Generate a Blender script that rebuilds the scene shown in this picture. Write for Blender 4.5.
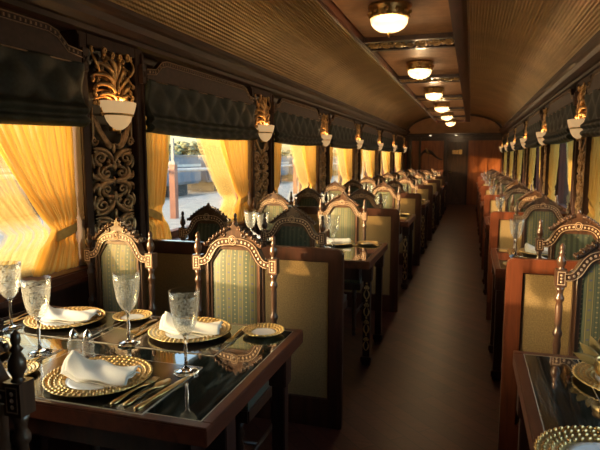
import bpy, bmesh, math, random
from mathutils import Vector, Matrix, Euler
from math import sin, cos, pi, radians
random.seed(7)
C = bpy.context.scene.collection
for o in list(bpy.data.objects): bpy.data.objects.remove(o)
scn = bpy.context.scene

# ------------------------------------------------------------------ camera
F = 547.6; VP = (471.2, 157.8); EYE = 1.417
d = Vector((VP[0]-300, -(VP[1]-225), -F)).normalized()          # train axis seen from the lens
z = Vector((0, -d.z, d.y)).normalized()
if z.y < 0: z = -z
x = d.cross(z)
cam_data = bpy.data.cameras.new('camera'); cam = bpy.data.objects.new('camera', cam_data); C.objects.link(cam)
cam.matrix_world = Matrix(((x.x, x.y, x.z, 0), (d.x, d.y, d.z, 0), (z.x, z.y, z.z, EYE), (0, 0, 0, 1)))
cam_data.sensor_width = 36; cam_data.lens = F/600*36; cam_data.clip_start = .05; cam_data.clip_end = 500
cam_data.dof.use_dof = True; cam_data.dof.focus_distance = 2.3; cam_data.dof.aperture_fstop = 7.0
scn.camera = cam

# ------------------------------------------------------------------ world, sun, exposure
SUN_EL = 3.0; SUN_R = .69                                        # low evening sun from the left, slightly from behind
w = bpy.data.worlds.new('evening_sky'); scn.world = w; w.use_nodes = True
nt = w.node_tree; bg = nt.nodes['Background']
sky = nt.nodes.new('ShaderNodeTexSky'); sky.sky_type = 'NISHITA'; sky.sun_disc = False
sky.sun_elevation = radians(11); sky.air_density = 1.0; sky.dust_density = 3.0
sdir = Vector((1, SUN_R, -math.tan(radians(SUN_EL))*math.hypot(1, SUN_R))).normalized()
sky.sun_rotation = math.atan2(-sdir.x, -sdir.y)
nt.links.new(sky.outputs[0], bg.inputs[0]); bg.inputs[1].default_value = 1.5
sun_d = bpy.data.lights.new('sun', 'SUN'); sun = bpy.data.objects.new('sun', sun_d); C.objects.link(sun)
sun_d.energy = 11.5; sun_d.color = (1, .68, .36); sun_d.angle = radians(.8)
sun.rotation_euler = sdir.to_track_quat('-Z', 'Y').to_euler(); sun.location = (-20, -12, 6)
scn.view_settings.view_transform = 'Standard'; scn.view_settings.look = 'None'
scn.view_settings.gamma = 1; scn.view_settings.use_curve_mapping = False
scn.view_settings.exposure = 0.0

# ------------------------------------------------------------------ layout
D = 2.3; YP = 2.68                                               # bay length; first partition / pilaster
XL, XR = -1.92, .85                                              # pilaster faces
WL, WR = -2.07, 1.0                                              # window planes
XC = (XL+XR)/2
YEND = 17.3; YBACK = -1.3  # carriage cut short behind the camera to dim light from there
NB = 7                                                           # bays in front of the camera
ORD = ['nearest', 'second', 'third', 'fourth', 'fifth', 'sixth', 'seventh', 'eighth', 'ninth']

# ------------------------------------------------------------------ materials
def new_mat(name):
    m = bpy.data.materials.new(name); m.use_nodes = True
    return m, m.node_tree, m.node_tree.nodes['Principled BSDF']
def N(nt, t, **kw):
    n = nt.nodes.new(t)
    for k, v in kw.items():
        if k in n.inputs: n.inputs[k].default_value = v
        else: setattr(n, k, v)
    return n
def ramp(nt, fac, stops):
    r = nt.nodes.new('ShaderNodeValToRGB'); e = r.color_ramp.elements
    e[0].position, e[0].color = stops[0][0], (*stops[0][1], 1); e[1].position, e[1].color = stops[-1][0], (*stops[-1][1], 1)
    for p, c in stops[1:-1]:
        q = e.new(p); q.color = (*c, 1)
    nt.links.new(fac, r.inputs[0]); return r.outputs[0]
def coords(nt, scale=(1, 1, 1), rot=(0, 0, 0)):
    tc = nt.nodes.new('ShaderNodeTexCoord'); mp = nt.nodes.new('ShaderNodeMapping')
    mp.inputs['Scale'].default_value = scale; mp.inputs['Rotation'].default_value = rot
    nt.links.new(tc.outputs['Object'], mp.inputs[0]); return mp.outputs[0]
def bump(nt, b, h, strength=.3, dist=.002):
    n = N(nt, 'ShaderNodeBump', Strength=strength, Distance=dist); nt.links.new(h, n.inputs['Height']); nt.links.new(n.outputs[0], b.inputs['Normal'])
def simple(name, col, rough=.5, metal=0, coat=0, noise=.15, nscale=30, bmp=.1, spec=.5):
    m, nt, b = new_mat(name)
    n = N(nt, 'ShaderNodeTexNoise', Scale=nscale); nt.links.new(coords(nt), n.inputs['Vector'])
    lo = tuple(c*(1-noise) for c in col); hi = tuple(min(1, c*(1+noise)) for c in col)
    nt.links.new(ramp(nt, n.outputs['Fac'], [(.3, lo), (.7, hi)]), b.inputs['Base Color'])
    b.inputs['Roughness'].default_value = rough; b.inputs['Metallic'].default_value = metal
    b.inputs['Coat Weight'].default_value = coat; b.inputs['Coat Roughness'].default_value = .12
    b.inputs['Specular IOR Level'].default_value = spec
    if bmp: bump(nt, b, n.outputs['Fac'], bmp, .001)
    return m
def wood(name, dark, light, rough=.35, axis='Z', coat=.3, sc=9):
    m, nt, b = new_mat(name)
    s = {'Z': (sc, sc, sc*.12), 'Y': (sc, sc*.12, sc), 'X': (sc*.12, sc, sc)}[axis]
    co = coords(nt, s)
    n = N(nt, 'ShaderNodeTexNoise', Scale=3.0, Detail=6.0, Distortion=.6); nt.links.new(co, n.inputs['Vector'])
    nt.links.new(ramp(nt, n.outputs['Fac'], [(.3, dark), (.5, tuple((a+c)/2 for a, c in zip(dark, light))), (.72, light)]), b.inputs['Base Color'])
    b.inputs['Roughness'].default_value = rough; b.inputs['Coat Weight'].default_value = coat; b.inputs['Coat Roughness'].default_value = .15
    bump(nt, b, n.outputs['Fac'], .08, .001)
    return m
M = {}
M['dark'] = wood('dark_mahogany', (.018, .006, .004), (.055, .018, .011), .38, 'Z')
M['dark_y'] = wood('dark_mahogany_long', (.026, .011, .007), (.065, .025, .016), .5, 'Y', .05)
M['mahog'] = wood('sunlit_red_mahogany', (.07, .019, .009), (.175, .047, .019), .3, 'Z', .5)  # lit copy of the screen wood, sun put into the red
M['matte'] = wood('matte_dark_wood', (.022, .009, .006), (.06, .022, .014), .7, 'Z', 0)
M['matte_red'] = wood('matte_red_wood', (.06, .018, .010), (.13, .036, .018), .7, 'Z', 0)
M['brown_door'] = wood('brown_door_wood', (.045, .022, .012), (.11, .05, .028), .45, 'Z', .2)
M['iron'] = simple('dark_iron', (.035, .03, .028), .8)  # even dark tone that keeps the wagon underframes from showing pale
M['mahog_y'] = wood('red_mahogany_rim', (.05, .014, .008), (.13, .034, .016), .3, 'Y', .5)
M['panelwood'] = wood('sunlit_orange_mahogany', (.20, .05, .014), (.36, .11, .03), .4, 'Z', .3, 5)  # brightened towards orange, sunlight on the far wall put into the colour
M['chair'] = wood('carved_walnut', (.040, .019, .011), (.115, .052, .028), .32, 'Z', .4, 14)
M['inlay'] = simple('bone_inlay', (.60, .42, .28), .45, 0)
M['gold'] = simple('brass_gold', (.70, .48, .20), .30, 1.0, noise=.2, nscale=60)
M['goldcarve'] = simple('gilded_carving', (.62, .40, .17), .38, .75, noise=.4, nscale=25)
M['carve'] = simple('bronzed_carving', (.42, .27, .15), .34, .6, noise=.4, nscale=25)
M['backing'] = simple('carving_backing', (.012, .007, .005), .3)
M['porcelain'] = simple('porcelain', (.80, .78, .74), .12, 0, .3, .02, bmp=0)
M['napkin'] = simple('linen', (.82, .77, .68), .85, 0, 0, .04, 300, .15)
M['mat'] = simple('placemat', (.018, .013, .010), .13, 0, .6, .3, 40, 0)
M['matedge'] = simple('placemat_edge', (.42, .34, .24), .4)
M['blind'] = simple('green_velvet', (.013, .022, .018), .6, 0, 0, .35, 60, .3)
M['ceilpanel'] = simple('tan_ceiling_leather', (.50, .27, .13), .55, 0, 0, .12, 12, .2)
M['archpanel'] = simple('arch_panel', (.42, .23, .12), .6, 0, 0, .12, 6, .1)
M['valance'] = wood('pelmet_wood', (.036, .017, .012), (.068, .032, .023), .6, 'Y', 0)
M['strap'] = simple('tieback_fabric', (.62, .36, .09), .7)
M['gravel'] = simple('gravel', (.24, .20, .16), .95, 0, 0, .5, 3, .5)
M['platform'] = simple('platform_concrete', (.30, .25, .20), .9, 0, 0, .2, 2, .2)
M['trainblue'] = simple('blue_wagon_paint', (.075, .095, .14), .5, 0, 0, .1, 3, 0)
M['trainwhite'] = simple('white_paint', (.42, .40, .38), .6, 0, 0, .1, 3, 0)
M['rust'] = simple('red_oxide_paint', (.24, .09, .05), .7)
M['leaf'] = simple('hazed_foliage', (.10, .11, .06), .9, 0, 0, .6, 2.5, .4)  # dull olive stands in for haze, tinted straight into the leaves
M['bark'] = simple('bark', (.10, .07, .05), .9)
M['roofgrey'] = simple('grey_roof', (.22, .20, .19), .8)
M['salt'] = simple('silver_cap', (.75, .72, .68), .2, 1)

def fabric_chair():
    m, nt, b = new_mat('striped_brocade')
    tc = nt.nodes.new('ShaderNodeTexCoord'); sp = nt.nodes.new('ShaderNodeSeparateXYZ'); nt.links.new(tc.outputs['Object'], sp.inputs[0])
    def mth(op, a, bb=None, v=None):
        n = nt.nodes.new('ShaderNodeMath'); n.operation = op
        if isinstance(a, (int, float)): n.inputs[0].default_value = a
        else: nt.links.new(a, n.inputs[0])
        if bb is not None:
            if isinstance(bb, (int, float)): n.inputs[1].default_value = bb
            else: nt.links.new(bb, n.inputs[1])
        return n.outputs[0]
    zz = mth('ADD', sp.outputs['Z'], sp.outputs['Y'])
    sx = mth('PINGPONG', mth('ADD', sp.outputs['X'], 10.0), .029)       # stripe position 0..0.029
    stripe = ramp(nt, mth('DIVIDE', sx, .029), [(0, (.11, .10, .04)), (.30, (.095, .088, .034)), (.36, (.27, .19, .06)), (.46, (.022, .04, .025)), (.56, (.085, .088, .042)), (.78, (.045, .06, .032)), (1, (.085, .088, .042))])
    # little woven flowers
    dx = mth('SUBTRACT', mth('PINGPONG', mth('ADD', sp.outputs['X'], 10.0), .029), 0.0)
    dz = mth('SUBTRACT', mth('FRACT', mth('DIVIDE', zz, .042)), .5)
    r2 = mth('ADD', mth('POWER', mth('DIVIDE', dx, .0055), 2.0), mth('POWER', mth('DIVIDE', dz, .10), 2.0))
    dot = mth('LESS_THAN', r2, 1.0)
    dx2 = mth('SUBTRACT', sx, .029); dz2 = mth('SUBTRACT', mth('FRACT', mth('DIVIDE', zz, .021)), .5)
    dot2 = mth('LESS_THAN', mth('ADD', mth('POWER', mth('DIVIDE', dx2, .004), 2.0), mth('POWER', mth('DIVIDE', dz2, .16), 2.0)), 1.0)
    m1 = N(nt, 'ShaderNodeMix', data_type='RGBA'); nt.links.new(dot, m1.inputs[0]); nt.links.new(stripe, m1.inputs[6]); m1.inputs[7].default_value = (.06, .06, .11, 1)
    m2 = N(nt, 'ShaderNodeMix', data_type='RGBA'); nt.links.new(dot2, m2.inputs[0]); nt.links.new(m1.outputs[2], m2.inputs[6]); m2.inputs[7].default_value = (.25, .19, .075, 1)
    nt.links.new(m2.outputs[2], b.inputs['Base Color']); b.inputs['Roughness'].default_value = .6; b.inputs['Sheen Weight'].default_value = .3
    n = N(nt, 'ShaderNodeTexNoise', Scale=250.0); nt.links.new(tc.outputs['Object'], n.inputs['Vector']); bump(nt, b, n.outputs['Fac'], .2, .001)
    return m
M['fabric'] = fabric_chair()
def rear_fabric():
    m, nt, b = new_mat('shaded_green_stripe'); co = coords(nt)
    wv = N(nt, 'ShaderNodeTexWave', Scale=11.0); nt.links.new(co, wv.inputs['Vector'])
    v = N(nt, 'ShaderNodeTexVoronoi', Scale=45.0); nt.links.new(co, v.inputs['Vector'])
    mx = N(nt, 'ShaderNodeMix', data_type='RGBA'); nt.links.new(ramp(nt, v.outputs['Distance'], [(.15, (1, 1, 1)), (.3, (0, 0, 0))]), mx.inputs[0])
    nt.links.new(ramp(nt, wv.outputs['Fac'], [(.2, (.022, .034, .026)), (.8, (.050, .066, .046))]), mx.inputs[6]); mx.inputs[7].default_value = (.09, .085, .05, 1)
    nt.links.new(mx.outputs[2], b.inputs['Base Color']); b.inputs['Roughness'].default_value = .7; return m
M['rearfabric'] = rear_fabric()  # stripe tone darkened to carry the shade on the chair backs
def partition_fabric():
    m, nt, b = new_mat('khaki_screen_fabric'); co = coords(nt)
    n = N(nt, 'ShaderNodeTexNoise', Scale=160.0, Detail=4.0); nt.links.new(co, n.inputs['Vector'])
    nt.links.new(ramp(nt, n.outputs['Fac'], [(.3, (.175, .112, .046)), (.7, (.30, .20, .085))]), b.inputs['Base Color'])
    b.inputs['Roughness'].default_value = .75; bump(nt, b, n.outputs['Fac'], .3, .001); return m
M['screen'] = partition_fabric()
def marble():
    m, nt, b = new_mat('black_green_marble'); co = coords(nt, (6, 1.2, 1), (0, 0, .12))
    n = N(nt, 'ShaderNodeTexNoise', Scale=4.0, Detail=9.0, Distortion=1.4); nt.links.new(co, n.inputs['Vector'])
    nt.links.new(ramp(nt, n.outputs['Fac'], [(.4, (.004, .006, .005)), (.56, (.012, .018, .015)), (.62, (.06, .07, .06)), (.66, (.010, .014, .012))]), b.inputs['Base Color'])
    b.inputs['Roughness'].default_value = .045; b.inputs['Specular IOR Level'].default_value = .75
    b.inputs['Coat Weight'].default_value = .8; b.inputs['Coat Roughness'].default_value = .03; return m
M['marble'] = marble()
def floorm():
    m, nt, b = new_mat('herringbone_floor'); co = coords(nt, (1, 1, 1), (0, 0, radians(45)))
    br = N(nt, 'ShaderNodeTexBrick'); nt.links.new(co, br.inputs['Vector'])
    br.inputs['Color1'].default_value = (.115, .040, .027, 1); br.inputs['Color2'].default_value = (.062, .022, .016, 1); br.inputs['Mortar'].default_value = (.02, .009, .007, 1)
    br.inputs['Scale'].default_value = 1.0; br.inputs['Brick Width'].default_value = .6; br.inputs['Row Height'].default_value = .09; br.inputs['Mortar Size'].default_value = .0025
    g = N(nt, 'ShaderNodeTexNoise', Scale=5.0, Detail=6.0); mp = coords(nt, (1.5, 18, 1), (0, 0, radians(45))); nt.links.new(mp, g.inputs['Vector'])
    mx = N(nt, 'ShaderNodeMix', data_type='RGBA', blend_type='MULTIPLY'); mx.inputs[0].default_value = .6
    nt.links.new(br.outputs['Color'], mx.inputs[6]); nt.links.new(ramp(nt, g.outputs['Fac'], [(.3, (.5, .5, .5)), (.7, (1.4, 1.3, 1.2))]), mx.inputs[7])
    nt.links.new(mx.outputs[2], b.inputs['Base Color']); b.inputs['Roughness'].default_value = .36
    bump(nt, b, br.outputs['Fac'], -.2, .001); return m
M['floor'] = floorm()
def tin(arc):
    m, nt, b = new_mat('woven_bronze_ceiling')
    uv = nt.nodes.new('ShaderNodeUVMap'); uv.uv_map = 'arc'
    sp = nt.nodes.new('ShaderNodeSeparateXYZ'); nt.links.new(uv.outputs[0], sp.inputs[0])
    def s(inp, k, ph=0):
        a = nt.nodes.new('ShaderNodeMath'); a.operation = 'MULTIPLY'; nt.links.new(inp, a.inputs[0]); a.inputs[1].default_value = k
        c = nt.nodes.new('ShaderNodeMath'); c.operation = 'SINE'; nt.links.new(a.outputs[0], c.inputs[0]); return c.outputs[0]
    a = s(sp.outputs[0], 2*pi/.026); c = s(sp.outputs[1], 2*pi/.034)
    p = nt.nodes.new('ShaderNodeMath'); p.operation = 'MULTIPLY'; nt.links.new(a, p.inputs[0]); nt.links.new(c, p.inputs[1])
    q = nt.nodes.new('ShaderNodeMath'); q.operation = 'MULTIPLY_ADD'; nt.links.new(a, q.inputs[0]); q.inputs[1].default_value = 1.0; w2 = nt.nodes.new('ShaderNodeMath'); w2.operation = 'MULTIPLY'; nt.links.new(p.outputs[0], w2.inputs[0]); w2.inputs[1].default_value = .5; nt.links.new(w2.outputs[0], q.inputs[2])
    nz = N(nt, 'ShaderNodeTexNoise', Scale=1.8, Detail=3.0); nt.links.new(uv.outputs[0], nz.inputs['Vector'])
    q2 = nt.nodes.new('ShaderNodeMath'); q2.operation = 'MULTIPLY_ADD'; nt.links.new(nz.outputs['Fac'], q2.inputs[0]); q2.inputs[1].default_value = 6.0; nt.links.new(q.outputs[0], q2.inputs[2])
    nt.links.new(ramp(nt, nz.outputs['Fac'], [(.3, (.50, .36, .18)), (.7, (.72, .54, .28))]), b.inputs['Base Color'])
    b.inputs['Metallic'].default_value = .9; b.inputs['Roughness'].default_value = .30
    bump(nt, b, q2.outputs[0], 1.0, .0036); return m
M['tin'] = tin(1)
def sheer(name, col, tr, tint=(1, .86, .5)):
    m, nt, b = new_mat(name); nt.nodes.remove(b); out = nt.nodes['Material Output']
    df = N(nt, 'ShaderNodeBsdfDiffuse'); tl = N(nt, 'ShaderNodeBsdfTranslucent'); tp = N(nt, 'ShaderNodeBsdfTransparent')
    wv = N(nt, 'ShaderNodeTexNoise', Scale=2.0, Detail=2.0); nt.links.new(coords(nt, (1, 60, .6)), wv.inputs['Vector'])
    cc = ramp(nt, wv.outputs['Fac'], [(.3, tuple(v*.82 for v in col)), (.7, col)])
    nt.links.new(cc, df.inputs[0]); nt.links.new(cc, tl.inputs[0]); tp.inputs[0].default_value = (*tint, 1)
    a = N(nt, 'ShaderNodeMixShader'); a.inputs[0].default_value = .55; nt.links.new(df.outputs[0], a.inputs[1]); nt.links.new(tl.outputs[0], a.inputs[2])
    c = N(nt, 'ShaderNodeMixShader'); c.inputs[0].default_value = tr; nt.links.new(a.outputs[0], c.inputs[1]); nt.links.new(tp.outputs[0], c.inputs[2])
    nt.links.new(c.outputs[0], out.inputs[0]); return m
M['voile'] = sheer('pale_sheer_voile', (.85, .72, .42), .80, (1, .95, .82))
M['curtain'] = sheer('yellow_voile', (.78, .54, .17), .20)
def facing(nt, power, mul, add):
    lw = N(nt, 'ShaderNodeLayerWeight', Blend=.5)
    p = nt.nodes.new('ShaderNodeMath'); p.operation = 'POWER'; nt.links.new(lw.outputs['Facing'], p.inputs[0]); p.inputs[1].default_value = power
    q = nt.nodes.new('ShaderNodeMath'); q.operation = 'MULTIPLY_ADD'; nt.links.new(p.outputs[0], q.inputs[0]); q.inputs[1].default_value = mul; q.inputs[2].default_value = add
    return q.outputs[0]
def pane():
    m, nt, b = new_mat('window_glass'); nt.nodes.remove(b); out = nt.nodes['Material Output']
    tp = N(nt, 'ShaderNodeBsdfTransparent'); tp.inputs[0].default_value = (.93, .95, .93, 1); gl = N(nt, 'ShaderNodeBsdfGlossy', Roughness=.02)
    c = N(nt, 'ShaderNodeMixShader')
    nt.links.new(facing(nt, 5, .8, .03), c.inputs[0]); nt.links.new(tp.outputs[0], c.inputs[1]); nt.links.new(gl.outputs[0], c.inputs[2]); nt.links.new(c.outputs[0], out.inputs[0]); return m
M['pane'] = pane()
def crystal(name, etch):
    m, nt, b = new_mat(name); nt.nodes.remove(b); out = nt.nodes['Material Output']
    tp = N(nt, 'ShaderNodeBsdfTransparent'); tp.inputs[0].default_value = (.95, .95, .93, 1); gl = N(nt, 'ShaderNodeBsdfGlossy', Roughness=.06)
    rf = N(nt, 'ShaderNodeBsdfRefraction', Roughness=.02, IOR=1.12)
    c = N(nt, 'ShaderNodeMixShader'); e = N(nt, 'ShaderNodeMixShader'); e.inputs[0].default_value = .35
    nt.links.new(tp.outputs[0], e.inputs[1]); nt.links.new(rf.outputs[0], e.inputs[2]); e.inputs[0].default_value = 0
    nt.links.new(facing(nt, 4, .7, .03), c.inputs[0]); nt.links.new(e.outputs[0], c.inputs[1]); nt.links.new(gl.outputs[0], c.inputs[2])
    last = c
    if etch:
        v = N(nt, 'ShaderNodeTexVoronoi', Scale=100.0, feature='DISTANCE_TO_EDGE'); co = coords(nt); nt.links.new(co, v.inputs['Vector'])
        lt = nt.nodes.new('ShaderNodeMath'); lt.operation = 'LESS_THAN'; nt.links.new(v.outputs['Distance'], lt.inputs[0]); lt.inputs[1].default_value = .12
        sp = nt.nodes.new('ShaderNodeSeparateXYZ'); nt.links.new(co, sp.inputs[0])
        gt = nt.nodes.new('ShaderNodeMath'); gt.operation = 'LESS_THAN'; nt.links.new(sp.outputs['Z'], gt.inputs[0]); gt.inputs[1].default_value = .245
        mm = nt.nodes.new('ShaderNodeMath'); mm.operation = 'MULTIPLY'; nt.links.new(lt.outputs[0], mm.inputs[0]); nt.links.new(gt.outputs[0], mm.inputs[1])
        m5 = nt.nodes.new('ShaderNodeMath'); m5.operation = 'MULTIPLY'; nt.links.new(mm.outputs[0], m5.inputs[0]); m5.inputs[1].default_value = .20
        df = N(nt, 'ShaderNodeBsdfDiffuse'); df.inputs[0].default_value = (.8, .78, .74, 1); tl = N(nt, 'ShaderNodeBsdfTranslucent'); tl.inputs[0].default_value = (.8, .78, .74, 1)
        dm = N(nt, 'ShaderNodeMixShader'); nt.links.new(df.outputs[0], dm.inputs[1]); nt.links.new(tl.outputs[0], dm.inputs[2])
        f = N(nt, 'ShaderNodeMixShader'); nt.links.new(m5.outputs[0], f.inputs[0]); nt.links.new(c.outputs[0], f.inputs[1]); nt.links.new(dm.outputs[0], f.inputs[2]); last = f
    nt.links.new(last.outputs[0], out.inputs[0]); return m
M['crystal'] = crystal('etched_crystal', True); 
def solid_glass():
    m, nt, b = new_mat('clear_crystal'); b.inputs['Base Color'].default_value = (.97, .97, .95, 1)
    b.inputs['Transmission Weight'].default_value = 1; b.inputs['Roughness'].default_value = .03; b.inputs['IOR'].default_value = 1.48; return m
M['glass'] = solid_glass()
def glow(name, col, strength, base):
    m, nt, b = new_mat(name); b.inputs['Base Color'].default_value = (*base, 1); b.inputs['Roughness'].default_value = .35
    b.inputs['Emission Color'].default_value = (*col, 1); b.inputs['Emission Strength'].default_value = strength; return m
M['lampglass'] = glow('lit_milk_glass', (1, .80, .52), .9, (.8, .74, .62))
M['sconceglass'] = glow('alabaster_glass', (1, .62, .28), .48, (.62, .40, .20))
def milk():
    m, nt, b = new_mat('frosted_bowl_glass'); out = nt.nodes['Material Output']
    b.inputs['Base Color'].default_value = (.85, .78, .66, 1); b.inputs['Emission Color'].default_value = (1, .80, .50, 1); b.inputs['Emission Strength'].default_value = .4
    tp = N(nt, 'ShaderNodeBsdfTransparent'); tl = N(nt, 'ShaderNodeBsdfTranslucent'); tl.inputs[0].default_value = (.9, .82, .68, 1)
    a = N(nt, 'ShaderNodeMixShader'); a.inputs[0].default_value = .35; nt.links.new(b.outputs[0], a.inputs[1]); nt.links.new(tp.outputs[0], a.inputs[2]); nt.links.new(a.outputs[0], out.inputs[0]); return m
M['lampglass'] = milk()
M['spot'] = glow('downlight_lens', (1, .85, .6), 4.0, (.8, .8, .8))

# ------------------------------------------------------------------ mesh builder
class MB:
    def __init__(s): s.v = []; s.f = []; s.sm = []
    def add(s, vs, fs, smooth=True, mtx=None):
        o = len(s.v); s.v += [tuple(mtx @ Vector(p)) if mtx else tuple(p) for p in vs]
        s.f += [tuple(i+o for i in f) for f in fs]; s.sm += [smooth]*len(fs); return s
    def box(s, x0, x1, y0, y1, z0, z1, mtx=None):
        vs = [(a, b, c) for c in (z0, z1) for b in (y0, y1) for a in (x0, x1)]
        return s.add(vs, [(0, 2, 3, 1), (4, 5, 7, 6), (0, 1, 5, 4), (2, 6, 7, 3), (0, 4, 6, 2), (1, 3, 7, 5)], False, mtx)
    def lathe(s, prof, seg=16, c=(0, 0, 0), mtx=None, flute=0, nfl=0, smooth=True):
        vs = []; fs = []; n = len(prof)
        for r, h in prof:
            for k in range(seg):
                a = 2*pi*k/seg; rr = r*(1+flute*cos(nfl*a)) if flute else r
                vs.append((c[0]+rr*cos(a), c[1]+rr*sin(a), c[2]+h))
        for i in range(n-1):
            for k in range(seg):
                k2 = (k+1) % seg; fs.append((i*seg+k, i*seg+k2, (i+1)*seg+k2, (i+1)*seg+k))
        fs.append(tuple(range(seg))[::-1]); fs.append(tuple((n-1)*seg+k for k in range(seg)))
        return s.add(vs, fs, smooth, mtx)
    def tube(s, pts, rad, seg=6, flat=1.0, mtx=None, up=Vector((0, 1, 0))):
        pts = [Vector(p) for p in pts]; n = len(pts)
        if not hasattr(rad, '__len__'): rad = [rad]*n
        vs = []; fs = []
        for i, p in enumerate(pts):
            t = (pts[min(i+1, n-1)]-pts[max(i-1, 0)]).normalized()
            u = up if abs(t.dot(up)) < .95 else Vector((1, 0, 0))
            b = t.cross(u).normalized(); a = b.cross(t).normalized()
            for k in range(seg):
                an = 2*pi*k/seg; vs.append(p+b*(rad[i]*cos(an))+a*(rad[i]*flat*sin(an)))
        for i in range(n-1):
            for k in range(seg):
                k2 = (k+1) % seg; fs.append((i*seg+k, i*seg+k2, (i+1)*seg+k2, (i+1)*seg+k))
        fs.append(tuple(range(seg))[::-1]); fs.append(tuple((n-1)*seg+k for k in range(seg)))
        return s.add(vs, fs, True, mtx)
    def ball(s, c, r, seg=8, sc=(1, 1, 1), mtx=None):
        pr = [(max(1e-4, sin(pi*i/6))*r, -cos(pi*i/6)*r*sc[2]) for i in range(7)]
        vs = []; fs = []
        for rr, h in pr:
            for k in range(seg): a = 2*pi*k/seg; vs.append((c[0]+rr*cos(a)*sc[0], c[1]+rr*sin(a)*sc[1], c[2]+h))
        for i in range(6):
            for k in range(seg): k2 = (k+1) % seg; fs.append((i*seg+k, i*seg+k2, (i+1)*seg+k2, (i+1)*seg+k))
        return s.add(vs, fs, True, mtx)
    def prism(s, poly, y0, y1, mtx=None, smooth=False):
        """poly in (x,z), extruded y0..y1"""
        n = len(poly); vs = [(p[0], y0, p[1]) for p in poly]+[(p[0], y1, p[1]) for p in poly]
        fs = [tuple(range(n)), tuple(range(n, 2*n))[::-1]]+[(i, i+n, (i+1) % n+n, (i+1) % n) for i in range(n)]
        return s.add(vs, fs, smooth, mtx)
    def band(s, outer, inner, y0, y1, mtx=None):
        """strip between two polylines (x,z), closed thickness"""
        n = len(outer); vs = []
        for y in (y0, y1):
            for p in outer: vs.append((p[0], y, p[1]))
            for p in inner: vs.append((p[0], y, p[1]))
        fs = []
        for i in range(n-1):
            fs += [(i, i+1, n+i+1, n+i), (2*n+i, 3*n+i, 3*n+i+1, 2*n+i+1), (i, 2*n+i, 2*n+i+1, i+1), (n+i, n+i+1, 3*n+i+1, 3*n+i)]
        fs += [(0, n, 3*n, 2*n), (n-1, 3*n-1, 4*n-1, 2*n-1)]
        return s.add(vs, fs, False, mtx)
    def grid(s, fn, nu, nv, thick=None, smooth=True, mtx=None):
        vs = [fn(i/nu, j/nv) for j in range(nv+1) for i in range(nu+1)]; W = nu+1
        fs = [(j*W+i, j*W+i+1, (j+1)*W+i+1, (j+1)*W+i) for j in range(nv) for i in range(nu)]
        if thick:
            o = len(vs); vs += [tuple(Vector(p)+Vector(thick)) for p in vs]
            fs += [tuple(q+o for q in f[::-1]) for f in fs[:]]
            rim = [i for i in range(W)]+[j*W+nu for j in range(1, nv+1)]+[nv*W+i for i in range(nu-1, -1, -1)]+[j*W for j in range(nv-1, 0, -1)]
            fs += [(rim[i], rim[(i+1) % len(rim)], rim[(i+1) % len(rim)]+o, rim[i]+o) for i in range(len(rim))]
        return s.add(vs, fs, smooth, mtx)
    def build(s, name, mat, parent=None, bevel=0, loc=None, fix=True):
        me = bpy.data.meshes.new(name); me.from_pydata(s.v, [], s.f)
        me.polygons.foreach_set('use_smooth', s.sm)
        if fix or bevel:
            bm = bmesh.new(); bm.from_mesh(me)
            if bevel:
                ed = [e for e in bm.edges if len(e.link_faces) == 2 and e.calc_face_angle(0) > .7]
                bmesh.ops.bevel(bm, geom=ed, offset=bevel, segments=2, affect='EDGES', clamp_overlap=True)
            bmesh.ops.recalc_face_normals(bm, faces=bm.faces); bm.to_mesh(me); bm.free()
        me.materials.append(M[mat] if isinstance(mat, str) else mat)
        o = bpy.data.objects.new(name, me); C.objects.link(o)
        if parent: o.parent = parent
        if loc: o.location = loc
        return o
def tag(o, label=None, cat=None, group=None, kind=None):
    if label: o['label'] = label
    if cat: o['category'] = cat
    if group: o['group'] = group
    if kind: o['kind'] = kind
    return o
def empty(name, loc=(0, 0, 0), rz=0):
    o = bpy.data.objects.new(name, None); C.objects.link(o); o.location = loc; o.rotation_euler = (0, 0, rz); o.empty_display_size = .1; return o
def copy_tree(o, parent=None):
    c = o.copy(); C.objects.link(c); c.parent = parent
    for ch in list(KIDS(o)): copy_tree(ch, c)
    return c
def KIDS(o): return [q for q in bpy.data.objects if q.parent == o]
class Proto:
    """first use moves the original, later uses copy it"""
    def __init__(s, make): s.make = make; s.root = None; s.tree = None
    def snapshot(s, o): return (o, [s.snapshot(q) for q in KIDS(o)])
    def cp(s, t, parent=None):
        c = t[0].copy(); C.objects.link(c); c.parent = parent
        for q in t[1]: s.cp(q, c)
        return c
    def place(s, loc, rz=0, label=None, group=None, cat=None, deep=True):
        if s.root is None:
            s.root = s.make(); s.tree = s.snapshot(s.root); r = s.root
        elif deep: r = s.cp(s.tree)
        r.location = loc; r.rotation_euler = (0, 0, rz)
        tag(r, label, cat, group); return r
def struct(mb, name, mat, parent=None, bevel=0, loc=None):
    o = mb.build(name, mat, parent, bevel, loc)
    if not parent: o['kind'] = 'structure'
    return o
def spiral(cx, cz, r, turns, a0, sgn=1, n=None, r1=.12):
    n = n or int(12*turns)+4
    return [(cx+cos(a0+sgn*2*pi*turns*i/n)*r*(1-(1-r1)*i/n), cz+sin(a0+sgn*2*pi*turns*i/n)*r*(1-(1-r1)*i/n)) for i in range(n+1)]
def bez(p0, p1, p2, p3, n=10):
    return [tuple((1-t)**3*a+3*(1-t)**2*t*b+3*(1-t)*t*t*c+t**3*e for a, b, c, e in zip(p0, p1, p2, p3)) for t in [i/n for i in range(n+1)]]
def taper(n, a, b): return [a+(b-a)*i/(n-1) for i in range(n)]
def bulge(n, a, lo=.25): return [a*(lo+(1-lo)*sin(pi*min(1, .12+.88*i/(n-1)))) for i in range(n)]

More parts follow.
